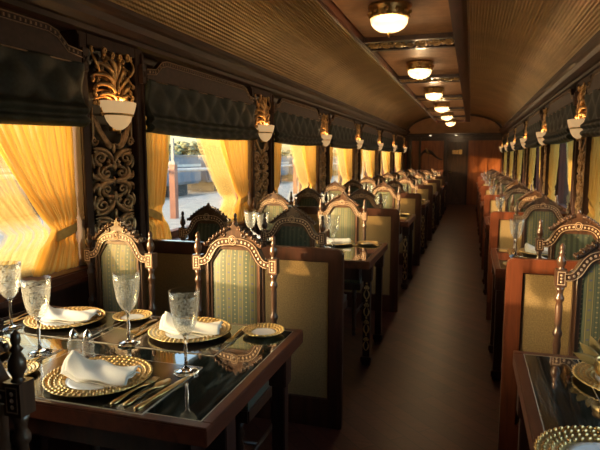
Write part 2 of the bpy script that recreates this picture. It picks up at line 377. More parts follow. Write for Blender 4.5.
# ------------------------------------------------------------------ shell of the carriage
YM = (YBACK+YEND)/2
struct(MB().box(WL-.1, WR+.1, YBACK, YEND+.2, -.12, 0), 'floor', 'floor')
PIL = [YP+D*k for k in range(-1, 7)]                             # pilaster centres
def wall(side):
    s = 1 if side == 'left' else -1; X0 = WL if s > 0 else WR
    m = MB(); a, b = sorted((X0-s*.12, X0+s*.05))
    m.box(a, b, YBACK, YEND+.2, 0, .80)                           # below the windows
    m.box(a, b, YBACK, YEND+.2, 1.86, 2.28)                       # above the windows
    e = YBACK
    for p in PIL+[YEND+.1]:
        y0, y1 = (p-.29, p+.29)
        if p > YEND-.2: continue
        m.box(a, b, y0, y1, .80, 1.86)
    m.box(a, b, YP+D*6, YEND+.2, .80, 1.86)
    m.box(a, b, YBACK, YP-D, .80, 1.86)  # windows behind the camera walled shut to cut their light
    return struct(m, 'wall_'+side, 'dark')
wall('left'); wall('right')
# barrel ceiling as one curved sheet with thickness and an 'arc' uv in metres
def arcpt(t):
    a = pi*(1-t); return (XC+1.40*cos(a), 2.17+.57*sin(a)**.9)
na = 36
arcp = [arcpt(i/na) for i in range(na+1)]
L = [0]
for i in range(na): L.append(L[-1]+math.dist(arcp[i], arcp[i+1]))
me = bpy.data.meshes.new('ceiling'); vs = []; ny = 2
for y in (YBACK, YEND+.05):
    for p in arcp: vs.append((p[0], y, p[1]))
    for p in arcp: vs.append((p[0], y, p[1]+.04))
W = 2*(na+1); fs = []
for i in range(na):
    fs += [(i, i+1, W+i+1, W+i), (na+1+i, W+na+1+i, W+na+2+i, na+2+i)]
fs += [(0, W, W+na+1, na+1), (na, 2*na+1, W+2*na+1, W+na)]
me.from_pydata(vs, [], fs); me.polygons.foreach_set('use_smooth', [True]*len(fs))
uvl = me.uv_layers.new(name='arc')
for poly in me.polygons:
    for li in poly.loop_indices:
        vi = me.loops[li].vertex_index; q = vi % W % (na+1); uvl.data[li].uv = (L[q], vs[vi][1])
me.materials.append(M['tin']); ce = bpy.data.objects.new('ceiling', me); C.objects.link(ce); ce['kind'] = 'structure'
# cornices
for side, s, X0 in (('left', 1, WL), ('right', -1, WR)):
    prof = [(0, 2.06), (.13, 2.06), (.15, 2.075), (.15, 2.10), (.17, 2.105), (.20, 2.135), (.21, 2.17), (.235, 2.18), (.25, 2.20), (.25, 2.225), (.20, 2.24), (0, 2.26)]
    m = MB(); pp = [(X0+s*a, b) for a, b in prof]; m.prism(pp, YBACK, YEND); struct(m, 'trim_1' if s > 0 else 'trim_2', 'dark_y')
    m = MB(); a, b = sorted((X0+s*.05, X0+s*.075)); m.box(a, b, YBACK, YEND, 0, .12); struct(m, 'baseboard_'+side, 'dark_y')
    # window ledge
    m = MB(); a, b = sorted((X0-s*.05, X0+s*.175)); m.box(a, b, YBACK, YEND, .80, .845)
    a, b = sorted((X0+s*.05, X0+s*.15)); m.box(a, b, YBACK, YEND, .765, .80); struct(m, 'trim_3' if s > 0 else 'trim_4', 'mahog_y', bevel=.008)
# dropped ceiling tray down the middle
TX0, TX1, TZ = -.96, -.06, 2.375
m = MB().box(TX0+.06, TX1-.06, YBACK, 15.6, 2.43, 2.45); struct(m, 'trim_5', 'ceilpanel')
m = MB()
for a, b in ((TX0, TX0+.05), (TX1-.11, TX1)):
    m.box(a, b, YBACK, 15.65, TZ, 2.46); m.box(a+(.012 if a < -.5 else .03), b-(.01 if a < -.5 else .03), YBACK, 15.65, TZ-.012, TZ)
for a in (TX0, TX1-.02): m.box(a, a+.02, YBACK, 15.65, 2.46, 2.73)
m.box(TX0, TX1, 15.55, 15.65, TZ, 2.73)
struct(m, 'trim_6', 'mahog_y', bevel=.004)

# end wall with arch, header, panels, door
m = MB(); n = na
poly = [(WL-.05, 2.1), (WR+.05, 2.1)]+[(p[0], p[1]+.02) for p in arcp[::-1]]
m.prism(poly, YEND, YEND+.2); struct(m, 'wall_end', 'archpanel')
m = MB(); m.band([(p[0], p[1]+.01) for p in arcp], [(XC+(p[0]-XC)*.955, 2.17+(p[1]-2.17)*.90) for p in arcp], YEND-.05, YEND); struct(m, 'trim_12', 'dark')
m = MB(); m.box(WL, -.74, YEND, YEND+.2, 0, 2.1); m.box(-.11, WR, YEND, YEND+.2, 0, 2.1); m.box(-.74, -.11, YEND, YEND+.2, 1.93, 2.1)
m.box(WL, WR, YEND+.2, YEND+.25, -.1, 2.8); struct(m, 'wall_far', 'panelwood')
m = MB(); m.box(WL, WR, YEND-.06, YEND, 2.02, 2.14); m.box(WL, WR, YEND-.09, YEND-.06, 2.09, 2.14); m.box(WL, WR, YEND-.02, YEND, 1.93, 2.02); struct(m, 'trim_7', 'dark', bevel=.005)
dr = MB().box(-.68, -.15, YEND+.02, YEND+.06, .01, 1.88).box(-.60, -.23, YEND+.012, YEND+.02, .15, .85).box(-.60, -.23, YEND+.012, YEND+.02, .95, 1.45)
dr = struct(dr, 'door_1', 'brown_door', bevel=.004)
MB().box(-.74, -.68, YEND-.03, YEND+.08, 0, 1.93).box(-.15, -.09, YEND-.03, YEND+.08, 0, 1.93).box(-.68, -.15, YEND-.03, YEND+.08, 1.88, 1.93).build('door_frame', 'dark', dr, .004)
MB().tube([(-.63, YEND, .98), (-.63, YEND-.05, .98), (-.55, YEND-.05, .98)], .012).build('door_handle', 'gold', dr)
MB().box(-.36, -.27, YEND+.0, YEND+.012, 1.52, 1.66).build('number_plate', 'gold', dr, .002); MB().box(-.55, -.37, YEND+.003, YEND+.012, 1.53, 1.65).build('door_plaque', 'goldcarve', dr, .002)
# raised panels and frames on the far wall
m = MB()
for a, b in ((-.03, .20), (.24, .47), (.51, .84)):
    m.box(a, b, YEND-.02, YEND, 1.0, 1.86); m.box(a, b, YEND-.02, YEND, .15, .92)
struct(m, 'trim_8', 'panelwood', bevel=.01)
m = MB()
for a, b in ((-1.72, -1.57), (-1.45, -1.22), (-1.18, -1.0), (-.96, -.82)):
    m.box(a, b, YEND-.02, YEND, 1.05, 1.86)
struct(m, 'trim_9', 'panelwood', bevel=.01)
m = MB().box(-1.54, -1.48, YEND-.06, YEND, 0, 2.02).box(-.80, -.74, YEND-.05, YEND, 0, 2.02).box(-1.9, -1.76, YEND-.05, YEND, 0, 2.02); struct(m, 'trim_10', 'dark', bevel=.005)
# unseen wall added close behind the camera to cut light from there
struct(MB().box(WL-.1, WR+.1, YBACK-.1, YBACK, 0, 2.75), 'wall_light_block', 'dark')

# ceiling beams with carved panels
def make_beam():
    r = empty('ceiling_beam')
    a, b = TX0+.05, TX1-.11; c = (a+b)/2; hw = (b-a)/2
    MB().box(-hw, hw, -.22, -.155, -.020, .05).box(-hw, hw, .155, .22, -.020, .05).box(-hw, hw, -.155, .155, -.004, .05).build('frame', 'dark', r, .004)
    m = MB()
    for sx in (-1, 1):
        for q in range(3):
            x0 = sx*(.05+.11*q)
            for sy in (-1, 1):
                p = spiral(x0+sx*.05, sy*.045, .048, 1.4, pi if sx > 0 else 0, sx*sy)
                m.tube([(u, v*1.4, -.012) for u, v in p], taper(len(p), .013, .007), 5, .8, up=Vector((0, 0, 1)))
            p = bez((x0, 0), (x0+sx*.03, .06), (x0+sx*.07, -.07), (x0+sx*.11, 0)); m.tube([(u, v*1.5, -.014) for u, v in p], .011, 5, .8, up=Vector((0, 0, 1)))
    m.ball((0, 0, -.02), .035, 10, (1, 1, .5)); m.build('scrollwork', 'goldcarve', r)
    return r
beamP = Proto(make_beam); bc = ((TX0+.05)+(TX1-.11))/2
for k in range(1, 6):
    beamP.place((bc, YP+D*k, 2.41), 0, f'carved scrollwork ceiling panel between dark beams, {ORD[k-1]} from the camera', 'carved crossbeams of the ceiling tray', 'ceiling panel')
# ceiling lamps
def make_clamp():
    r = empty('ceiling_lamp')
    bowl = [(.120, -.03), (.124, -.045), (.119, -.068), (.100, -.094), (.07, -.112), (.03, -.122), (.002, -.124)]
    MB().lathe([(.14, .05), (.145, .03), (.13, .02), (.134, .0), (.126, -.01), (.13, -.033), (.118, -.036), (.116, -.02), (.11, .05)], 32, flute=.02, nfl=16).build('brass_rim', 'gold', r)
    m = MB()
    for k in range(12):
        a = 2*pi*k/12; m.ball((cos(a)*.136, sin(a)*.136, .0), .014, 6); m.ball((cos(a+.26)*.132, sin(a+.26)*.132, -.026), .009, 6)
    m.build('rosette', 'gold', r)
    MB().lathe(bowl+[(q[0]*.97, q[1]+.004) for q in bowl[::-1]], 48, flute=.012, nfl=24).build('glass_bowl', 'lampglass', r)
    MB().lathe([(.004, -.121), (.012, -.126), (.008, -.134), (.011, -.142), (.003, -.156)], 10).build('finial', 'gold', r)
    return r
lampP = Proto(make_clamp)
for k in range(6):
    ld = bpy.data.lights.new('ceiling_lamp_bulb', 'POINT'); ld.energy = 22; ld.color = (1, .66, .34); ld.shadow_soft_size = .06
    lo = bpy.data.objects.new('ceiling_lamp_bulb', ld); C.objects.link(lo); lo.location = (-.56, YP+D*(k+.5), 2.285)
    lampP.place((-.56, YP+D*(k+.5), 2.38), 0, f'lit round milk glass ceiling lamp in brass rim, {ORD[k]} from the camera', 'ceiling lamps', 'ceiling lamp')
sp = Proto(lambda: (lambda r: (MB().lathe([(.05, .012), (.05, 0), (.036, -.004)], 20).build('trim_ring', 'gold', r), MB().lathe([(.034, .0), (.034, -.006), (.02, -.012)], 16).build('lens', 'spot', r), r)[-1])(empty('downlight')))
for xx, n in ((-1.2, 'left of the door'), (-.45, 'above the door')):
    sp.place((xx, YEND-.14, 2.09), 0, f'small lit round downlight under the far header {n}', 'header downlights', 'downlight')
struct(MB().box(WL+.2, WR-.2, YEND-.3, YEND-.09, 2.10, 2.14), 'trim_11', 'dark')

# ------------------------------------------------------------------ carved pilasters
def scroll_panel(m, w, z0, z1, y, rr=.0125, flat=.9, step=.205):
    """mirrored S scrolls with leaves filling +-w, z0..z1; faces -Y at depth y"""
    def T(p, ra, sg): m.tube([(u, y, v) for u, v in p], ra, sg, flat)
    n = max(1, round((z1-z0)/step)); st = (z1-z0)/n
    for q in range(n):
        c = z0+st*(q+.5); f = st/.30; W_ = w/.20; up = 1 if q % 2 == 0 else -1
        for sx in (-1, 1):
            for a0 in ((.06, .10, .03), (.15, .02, .022), (.045, .03, .018), (.155, .115, .02), (.16, -.10, .022)):
                p = [(sx*a0[0]*w/.20+(u-a0[0])*sx*f, c+up*v*f) for u, v in spiral(a0[0], a0[1], a0[2], 1.2, 0, -1)]; T(p, taper(len(p), rr*.7, rr*.4), 5)
            def P(u, v): return (sx*u*W_, c+up*v*f)
            p = [P(a, b) for a, b in spiral(.115, .055, .062, 1.5, -pi/2, 1)]; T(p, taper(len(p), rr*1.05, rr*.6), 5)
            p = [P(a, b) for a, b in spiral(.07, -.075, .048, 1.3, pi/2, -1)]; T(p, taper(len(p), rr, rr*.6), 5)
            p = [P(*a) for a in bez((.005, -.145), (.10, -.15), (.19, -.10), (.115, -.007))]; T(p, bulge(11, rr*1.5), 6)
            p = [P(*a) for a in bez((.008, .02), (.03, .10), (.08, .14), (.175, .135))]; T(p, bulge(11, rr*1.4), 6)
            p = [P(*a) for a in bez((.11, -.10), (.15, -.14), (.19, -.12), (.185, -.06))]; T(p, bulge(11, rr*1.2), 6)
            p = [P(*a) for a in bez((.17, -.03), (.19, .0), (.19, .05), (.182, .09))]; T(p, bulge(11, rr*.9), 5)
            p = [P(*a) for a in bez((.07, -.03), (.05, -.0), (.02, -.01), (.0, -.03))]; T(p, bulge(11, rr*1.2), 5)
        m.ball((0, y-.004, c-up*.01), .02, 8, (.9, .6, 1.5)); m.ball((0, y-.004, c+up*.09), .014, 8, (1, .6, 2)); m.ball((0, y, c-up*.1), .012, 8, (1, .6, 2))
def plume(m, z0, h, w, y, up=1):
    def leaf(p0, p1, p2, p3, r_, lift=.03, curl=1, sx=1):
        p = bez(p0, p1, p2, p3, 12)
        m.tube([(sx*u, y-lift*sin(pi*min(1, .15+i/12))-.008, v) for i, (u, v) in enumerate(p)], bulge(13, r_*1.2, .35), 6, .5)
        e = p[-1]; s2 = spiral(e[0]-.004*curl, e[1]-.013, .014, 1.1, pi/2, -sx*curl if sx > 0 else curl, 9)
        m.tube([(sx*u, y-.012, v) for u, v in s2], taper(len(s2), .0075, .004), 5)
    for sx in (-1, 1):
        leaf((.01, z0), (.03, z0+.07), (.10, z0+.10), (.15, z0+.02), .013, .04, 1, sx)
        leaf((.01, z0+.03), (.04, z0+.11), (.12, z0+.15), (.175, z0+.075), .014, .04, 1, sx)
        leaf((.01, z0+.06), (.04, z0+.16), (.12, z0+.19), (.185, z0+.14), .013, .035, 1, sx)
        leaf((.008, z0+.10), (.02, z0+.18), (.08, z0+.24), (.15, z0+.215), .012, .03, 1, sx)
        leaf((.006, z0+.14), (.01, z0+.22), (.04, z0+.28), (.095, z0+.27), .012, .03, 1, sx)
        leaf((.12, z0+.17), (.16, z0+.20), (.20, z0+.25), (.17, z0+.295), .010, .02, -1, sx)
        leaf((.02, z0-.01), (.05, z0+.03), (.09, z0+.03), (.12, z0-.03), .010, .045, 1, sx)
        leaf((.004, z0+.02), (.012, z0+.05), (.03, z0+.08), (.052, z0+.055), .010, .055, 1, sx)
        for q in range(9):
            t = q/8; an = .15+1.25*(1-t); b0 = z0+.01+.17*t; ln = .135-.02*t
            leaf((.008, b0), (.02+.02*sin(an), b0+.05), (.02+ln*sin(an)*.7, b0+.02+ln*cos(an)), (min(.185, .02+ln*sin(an)*1.2), min(z0+.285, b0-.01+ln*cos(an))), .0065, .018, 1, sx)
        for c, v, rr in ((.035, .15, .022), (.06, .105, .018), (.10, .285, .020), (.03, .275, .016)):
            s2 = spiral(sx*c, z0+v, rr, 1.4, -pi/2, sx); m.tube([(u, y-.035, v2) for u, v2 in s2], taper(len(s2), .009, .005), 5)
    m.ball((0, y-.04, z0+.10), .016, 8, (1, .7, 2.2)); m.ball((0, y-.03, z0+.21), .013, 8, (1, .7, 2.4))
def wings(m, y):
    # pair of feathered wings rising from below the shade to its sides
    for sx in (-1, 1):
        for q in range(7):
            t = q/6
            p = bez((sx*.012, 1.50-.02*t), (sx*(.03+.03*t), 1.47-.02*t), (sx*(.06+.07*t), 1.50+.02*t), (sx*(.085+.095*t), 1.60+.055*t if q > 2 else 1.56+.04*t), 10)
            m.tube([(u, y-.012*sin(pi*i/10), v) for i, (u, v) in enumerate(p)], bulge(11, .0085), 5, .6)
        p = bez((sx*.19, 1.50), (sx*.15, 1.55), (sx*.20, 1.62), (sx*.165, 1.69), 10); m.tube([(u, y, v) for u, v in p], bulge(11, .010), 5)
        s2 = spiral(sx*.165, 1.51, .03, 1.3, 0, sx); m.tube([(u, y, v) for u, v in s2], taper(len(s2), .009, .005), 5)
def make_pilaster():
    # origin on the wall face line, front towards -Y
    r = empty('carved_pilaster')
    m = MB()
    for s in (-1, 1): m.box(s*.29, s*.215, 0, .13, .846, 2.058); m.box(s*.208, s*.215, .01, .13, .846, 2.03) if 0 else None
    m.box(-.215, .215, 0, .13, .846, .90); m.box(-.215, .215, 0, .13, 2.0, 2.058)
    for s in (-1, 1): m.box(*sorted((s*.29, s*.265)), -.012, 0, .846, 2.04)
    m.build('frame', 'matte', r, .004)
    MB().box(-.215, .215, .045, .13, .90, 2.0).build('backing', 'backing', r)
    m = MB(); scroll_panel(m, .20, .905, 1.475, .022); wings(m, .02); m.build('scrollwork', 'carve', r)
    m = MB(); plume(m, 1.70, .29, .19, .012)
    m.build('acanthus_plume', 'goldcarve', r)
    for s in (-1, 1):
        m = MB(); m.box(*sorted((s*.285, s*.245)), -.03, -.002, 1.86, 1.97)
        for q in (-1, 1): m.tube([(s*.265-.012, -.032, 1.895-q*.018+.02), (s*.265+.012, -.032, 1.895+q*.018+.02)], .003, 4)
        m.build('bracket', 'valance', r)
    return r
pilP = Proto(make_pilaster)
def make_sconce():
    r = empty('wall_sconce')     # origin at bowl axis, wall at +Y .10
    SQ = Matrix.Diagonal((1.22, .78, 1, 1)); MB().lathe([(.002, -.085), (.022, -.080), (.048, -.062), (.068, -.035), (.078, -.006), (.080, 0)], 40, flute=.018, nfl=20, mtx=SQ).build('lower_shade', 'sconceglass', r)
    MB().lathe([(.082, .0), (.088, .01), (.096, .035), (.104, .066), (.102, .07), (.096, .066), (.086, .03), (.078, .012), (.074, .012)], 40, flute=.018, nfl=20, mtx=SQ).build('upper_shade', 'sconceglass', r)
    MB().lathe([(.082, -.007), (.087, -.005), (.087, .004), (.082, .006)], 32, mtx=SQ).lathe([(.003, -.105), (.010, -.10), (.008, -.092), (.014, -.088), (.004, -.08)], 10).build('brass_band', 'gold', r)
    MB().box(-.03, .03, .02, .045, -.09, .05).build('back_plate', 'gold', r)
    return r
scP = Proto(make_sconce)
for side, s, X0 in (('left', 1, XL), ('right', -1, XR)):
    rz = pi/2 if s > 0 else -pi/2
    for k in range(0 if s > 0 else 1, 7):
        y = YP+D*k
        if k == 6: y = YP+D*6
        o = ORD[k if s > 0 else k-1]
        pilP.place((X0, y, 0), rz, f'carved openwork pilaster with gilded leaf top, {o} along the {side} wall', 'carved pilasters between the windows', 'pilaster')
        scP.place((X0+s*.030, y-.01, 1.655), rz, f'fluted cream glass wall sconce on the {o} pilaster of the {side} wall', 'wall sconces', 'wall light')
        ld = bpy.data.lights.new('sconce_bulb', 'POINT'); ld.energy = 1.6; ld.color = (1, .62, .25); ld.shadow_soft_size = .03
        lo = bpy.data.objects.new('sconce_bulb', ld); C.objects.link(lo); lo.location = (X0+s*.05, y, 1.71)

# ------------------------------------------------------------------ windows, curtains, blinds, pelmets
HW = (D-.58)/2
def curtain_bm(far, top, tie, bot):
    """coords: u along window (local x, -HW..HW), z up; depth y.  far=+1 gathered at +x side.
       top/tie/bot = (x_outer, x_inner)"""
    m = MB(); z0, zt, z1 = .853, 1.05, 1.87
    def fn(u, v):
        zz = z0+(z1-z0)*v
        if zz > zt:
            t = (zz-zt)/(z1-zt); e = t**.62
            a = tie[0]+(top[0]-tie[0])*e; b = tie[1]+(top[1]-tie[1])*(1-(1-t)**1.7)
        else:
            t = (zt-zz)/(zt-z0); e = t**.7
            a = tie[0]+(bot[0]-tie[0])*e; b = tie[1]+(bot[1]-tie[1])*e
        wd = abs(b-a); X = a+(b-a)*u
        amp = .018+.012*(1 if wd < .3 else .5); nf = 13
        if abs(zz-zt) < .05: amp *= .5
        return (X, amp*sin(2*pi*nf*u+1.5*sin(3*v+2*u))+.006*sin(31*u+5*v), zz)
    m.grid(fn, 90, 34); return m
def tie_bm(x0, x1):
    m = MB(); lo, hi = min(x0, x1)-.012, max(x0, x1)+.012; c = (lo+hi)/2; h = (hi-lo)/2
    def fn(u, v):
        a = 2*pi*u; s = 1 if x0 > x1 else -1
        return (c+h*cos(a), .034*sin(a), 1.05-.025+.05*v+.03*s*cos(a)+.006*sin(2*a))
    m.grid(fn, 28, 3, smooth=True); return m
CUR = {'far': dict(top=(HW-.02, HW-.62), tie=(HW-.03, HW-.17), bot=(HW-.02, HW-.32)),
       'near': dict(top=(-HW+.02, -HW+.37), tie=(-HW+.03, -HW+.22), bot=(-HW+.02, -HW+.32))}
def make_curtain(which):
    r = empty('curtain'); c = CUR[which]
    curtain_bm(1, **c).build('drape', 'curtain', r, fix=False); tie_bm(*c['tie']).build('tieback', 'strap', r, fix=False)
    if which == 'far': curtain_bm(1, top=(HW-.58, HW-.98), tie=(HW-.15, HW-.42), bot=(HW-.28, HW-.62)).build('sheer_layer', 'voile', r, fix=False, loc=(0, .035, 0))
    return r
curF = Proto(lambda: make_curtain('far')); curN = Proto(lambda: make_curtain('near'))
def make_blind():
    m = MB(); hw = HW-.005
    def fn(u, v):
        X = -hw+2*hw*u; zz = 1.575+.315*v
        # tufted upper part, two soft rolls at the bottom
        if v > .35:
            q = (X/.14) ; r_ = (zz/.11)
            tuft = abs(sin(pi*(q+r_)*.5)*sin(pi*(q-r_)*.5)); y = -.03-.022*tuft
        else:
            y = -.045-.028*abs(sin(pi*v/.175))-.004*sin(X*40)
        sag = .018*cos(pi*(u-.5))*(1-v) if v < .6 else 0
        return (X, y, zz-sag)
    m.grid(fn, 110, 30, thick=(0, .05, 0)); return m.build('roman_blind', 'blind')
blP = Proto(make_blind)
def make_pelmet():
    r = empty('pelmet'); hw = HW-.002
    top = [(-hw, 1.955), (-hw+.10, 1.965), (-hw+.17, 2.02), (-hw+.23, 2.035), (hw-.23, 2.035), (hw-.17, 2.02), (hw-.10, 1.965), (hw, 1.955)]
    MB().prism([(-hw, 1.88), (hw, 1.88)]+top[::-1], -.03, 0).build('board', 'valance', r, .003)
    m = MB()
    m.tube([(p[0], -.032, p[1]-.006) for p in top], .0035, 4); m.tube([(p[0], -.032, p[1]-.036) for p in top], .003, 4); m.tube([(-hw, -.033, 1.885), (hw, -.033, 1.885)], .0035, 4)
    xx = -hw+.03
    while xx < hw-.02:
        for i in range(7):
            if top[i][0] <= xx <= top[i+1][0]:
                zz = top[i][1]+(top[i+1][1]-top[i][1])*(xx-top[i][0])/(top[i+1][0]-top[i][0])
        m.box(xx-.005, xx+.005, -.035, -.03, zz-.028, zz-.014); xx += .03
    m.build('dentil_inlay', simple('pelmet_inlay', (.30, .19, .11), .5), r)
    return r
pelP = Proto(make_pelmet)
def make_window():
    r = empty('window_1')
    m = MB()
    m.box(-HW-.0, -HW+.05, -.03, .04, .846, 1.86); m.box(HW-.05, HW, -.03, .04, .846, 1.86); m.box(-HW, HW, -.03, .04, .846, .89); m.box(-HW, HW, -.03, .04, 1.80, 1.86)
    m.build('window_frame', 'matte_red', r, .004)
    MB().box(-HW+.05, HW-.05, .0, .006, .89, 1.80).build('window_pane', 'pane', r)
    return r
wiP = Proto(make_window); wn = 0
for side, s, X0, G in (('left', 1, XL, WL), ('right', -1, XR, WR)):
    rz = pi/2 if s > 0 else -pi/2
    for k in range(0, 7):
        y = YP+D*(k-.5); wn += 1
        ww = wiP.place((G+s*.0, y, 0), rz); ww.name = f'window_{wn}'; ww['kind'] = 'structure'
        k0 = 0 if s > 0 else 1
        if k < k0: continue
        o = ORD[k-k0]
        Xc = G+s*.105
        # local +x points to world +Y on the left wall, -Y on the right wall: 'far' drape is mirrored there by turning it
        fr = curF if s > 0 else curN
        if not (k == 0):
            (curN if s > 0 else curF).place((Xc, y, 0), rz, f'narrow yellow voile curtain tied back at the near side of the {o} {side} window' if s > 0 else f'wide yellow voile curtain tied back at the near side of the {o} right window', 'yellow curtains', 'curtain')
        fr.place((Xc, y, 0), rz, f'wide yellow voile curtain tied back at the far side of the {o} left window' if s > 0 else f'narrow yellow voile curtain tied back at the far side of the {o} right window', 'yellow curtains', 'curtain')
        blP.place((X0-s*.005, y, 0), rz, f'dark green tufted blind pulled halfway over the {o} {side} window', 'green roman blinds', 'blind')
        pelP.place((X0+s*.0, y, 0), rz, f'dark wooden pelmet with dotted inlay above the {o} {side} window', 'window pelmets', 'pelmet')

# ------------------------------------------------------------------ partitions
def make_partition(w, mat):
    r = empty('partition'); t = .022; h = .958
    m = MB()
    rc = .035
    def arc(cx, cz, a0, a1): return [(cx+rc*cos(a0+(a1-a0)*i/6), cz+rc*sin(a0+(a1-a0)*i/6)) for i in range(7)]
    # aisle end is x=0, wall end x=-w ; rounded top aisle corner
    out = [(-w, .02), (-w, h)]+arc(-rc, h-rc, pi/2, 0)+[(0, 0.02)]
    inn = [(-w+.06, .16), (-w+.06, h-.065)]+[(-.07, h-.065)]*7+[(-.07, .16)]
    m.band(out, inn, -t, t); m.box(-w, 0, -t, t, 0, .16)
    m.build('frame', mat, r, .004)
    MB().box(-w+.058, -.068, -t+.010, t-.010, .155, h-.063).build('fabric_panel', 'screen', r)
    m = MB(); g = .006
    for yy in (-t+.006, t-.010): m.band([(-w+.06, .16), (-w+.06, h-.065), (-.07, h-.065), (-.07, .16)], [(-w+.06+g, .16), (-w+.06+g, h-.065-g), (-.07-g, h-.065-g), (-.07-g, .16)], yy, yy+.004)
    m.build('beading', 'dark', r)
    return r
parL = Proto(lambda: make_partition(1.375, 'mahog_v')); parR = Proto(lambda: make_partition(.735, 'mahog'))
M['mahog_v'] = wood('shaded_brown_mahogany', (.030, .012, .008), (.075, .026, .015), .3, 'Z', .5)  # darker copy for the left screens, their shade put into the colour
for k in range(0, 6):
    y = YP+D*k
    parL.place((-.60, y, 0), 0, f'wood framed fabric screen between tables on the left, {ORD[k]} from the camera', 'low screens between the dining bays', 'partition')
    parR.place((.175, y, 0), pi, f'sunlit reddish wood framed fabric screen between tables on the right, {ORD[k]} from the camera', 'low screens between the dining bays', 'partition')

# ------------------------------------------------------------------ chairs (front towards -Y, back at y=0)
def make_chair():
    r = empty('dining_chair')
    B = 1.0
    # turned back posts
    for s in (-1, 1):
        m = MB(); c = (s*.193, 0, 0)
        pr = [(.016, .40), (.019, .42), (.019, .52), (.013, .53), (.019, .545), (.012, .56), (.015, .60), (.0165, .63), (.013, .66), (.020, .675), (.020, .685), (.012, .70), (.0145, .73), (.0145, .80), (.012, .815), (.019, .825), (.019, .835), (.012, .85), (.014, .865), (.020, .885)]
        m.lathe(pr, 12, c)
        m.box(s*.193-.022, s*.193+.022, -.020, .020, .885, .957)
        pr = [(.017, .955), (.010, .962), (.012, .968), (.019, .982), (.018, 1.0), (.009, 1.018), (.014, 1.024), (.007, 1.032), (.0105, 1.042), (.010, 1.055), (.002, 1.066)]
        m.lathe(pr, 12, c)
        po = m.build('back_post', 'chair', r)
        for yy in (-.0205, .0195):
            q = MB()
            q.band([(s*.193-.015, .893), (s*.193-.015, .949), (s*.193+.015, .949), (s*.193+.015, .893), (s*.193-.015, .893)], [(s*.193-.0125, .896), (s*.193-.0125, .946), (s*.193+.0125, .946), (s*.193+.0125, .896), (s*.193-.0125, .896)], yy, yy+.001)
            for j in range(3): q.ball((s*.193, yy+.0005, .906+.014*j), .0052, 6, (1, .3, 1))
            q.build('inlay', 'inlay', po)
    # inner frame: legs of the frame and octagonal top
    hi = [(-.114, .50), (-.114, .925), (-.070, .990), (.070, .990), (.114, .925), (.114, .50)]
    ho = [(-.146, .50), (-.146, .928), (-.090, 1.010), (.090, 1.010), (.146, .928), (.146, .50)]
    m = MB(); m.band(ho, hi, -.014, .014); m.box(-.146, .146, -.014, .014, .47, .515)
    # outer beading and inner beading
    for yy in (-.017, .017):
        m.tube([(p[0]*1.0+(.004 if p[0] < 0 else -.004)*-1*0, yy, p[1]) for p in [(-.131, .50), (-.131, .93), (-.08, 1.008), (.08, 1.008), (.131, .93), (.131, .50)]], .005, 5)
    # crest wings between inner frame and posts
    def arch(t, off):
        # symmetric curve from post box to centre
        pts = bez((-.176, .926), (-.138, .926), (-.128, .948), (-.112, .980), 8)+bez((-.112, .980), (-.098, 1.008), (-.080, 1.022), (-.050, 1.027), 7)[1:]+bez((-.050, 1.027), (-.03, 1.030), (-.015, 1.031), (0, 1.031), 4)[1:]
        return [(x, zz+off) for x, zz in pts]
    a = arch(0, 0); L1 = a+[(-x, zz) for x, zz in a[::-1][1:]]
    o1 = []; i1 = []
    for i, p in enumerate(L1):
        q0 = L1[max(0, i-1)]; q1 = L1[min(len(L1)-1, i+1)]; tx, tz = q1[0]-q0[0], q1[1]-q0[1]; l = math.hypot(tx, tz); nx, nz = -tz/l, tx/l
        o1.append((p[0]+nx*.0175, p[1]+nz*.0175)); i1.append((p[0]-nx*.0175, p[1]-nz*.0175))
    m.band(o1, i1, -.020, .020)
    m.build('backrest_frame', 'chair', r)
    for yy in (-.0215, .0215):
        q = MB()
        for off in (.0145, -.0145):
            pts = []
            for i, p in enumerate(L1):
                q0 = L1[max(0, i-1)]; q1 = L1[min(len(L1)-1, i+1)]; tx, tz = q1[0]-q0[0], q1[1]-q0[1]; l = math.hypot(tx, tz)
                pts.append((p[0]-tz/l*off, yy, p[1]+tx/l*off))
            q.tube(pts, .0016, 4)
        # dots along
        acc = 0; nxt = .012; tot = 0
        for i in range(len(L1)-1):
            dd = math.dist(L1[i], L1[i+1])
            while acc+dd >= nxt:
                t = (nxt-acc)/dd; X = L1[i][0]+(L1[i+1][0]-L1[i][0])*t; Z = L1[i][1]+(L1[i+1][1]-L1[i][1])*t
                if abs(X) > .022: q.ball((X, yy, Z), .0054, 6, (1, .25, 1.15))
                nxt += .0195
            acc += dd
        for rr in (.019, .011):
            q.tube([(rr*cos(2*pi*i/16), yy*(1.25), 1.036+rr*1.15*sin(2*pi*i/16)) for i in range(17)], .0018, 4)
        q.build('inlay', 'inlay', r)
    # carved pediment
    pts = [(0, 1.116), (.010, 1.104), (.018, 1.098), (.028, 1.104), (.036, 1.090), (.048, 1.092), (.056, 1.078), (.068, 1.078), (.076, 1.064), (.088, 1.062), (.096, 1.050), (.110, 1.046), (.120, 1.034), (.134, 1.028), (.146, 1.010), (.134, 1.002), (.118, 1.010), (.100, 1.020), (.080, 1.034), (.055, 1.040), (0, 1.042)]
    full = pts+[(-x, zz) for x, zz in pts[::-1][1:-1]]
    m = MB(); m.prism(full, -.016, .016)
    for s in (-1, 1):
        for yy in (-.02, .02):
            p = bez((s*.02, 1.090), (s*.06, 1.076), (s*.09, 1.052), (s*.142, 1.010), 12)
            m.tube([(u, yy, v) for u, v in p], .0065, 5)
            for j in range(1, 13): m.ball((p[j][0], yy*1.15, p[j][1]+.005), .0095, 5, (.8, .9, 1.15)) if j % 2 == 0 else m.ball((p[j][0], yy*1.1, p[j][1]+.002), .006, 5)
            s2 = spiral(s*.05, 1.062, .016, 1.3, pi/2, -s); m.tube([(u, yy*.9, v) for u, v in s2], taper(len(s2), .005, .003), 5)
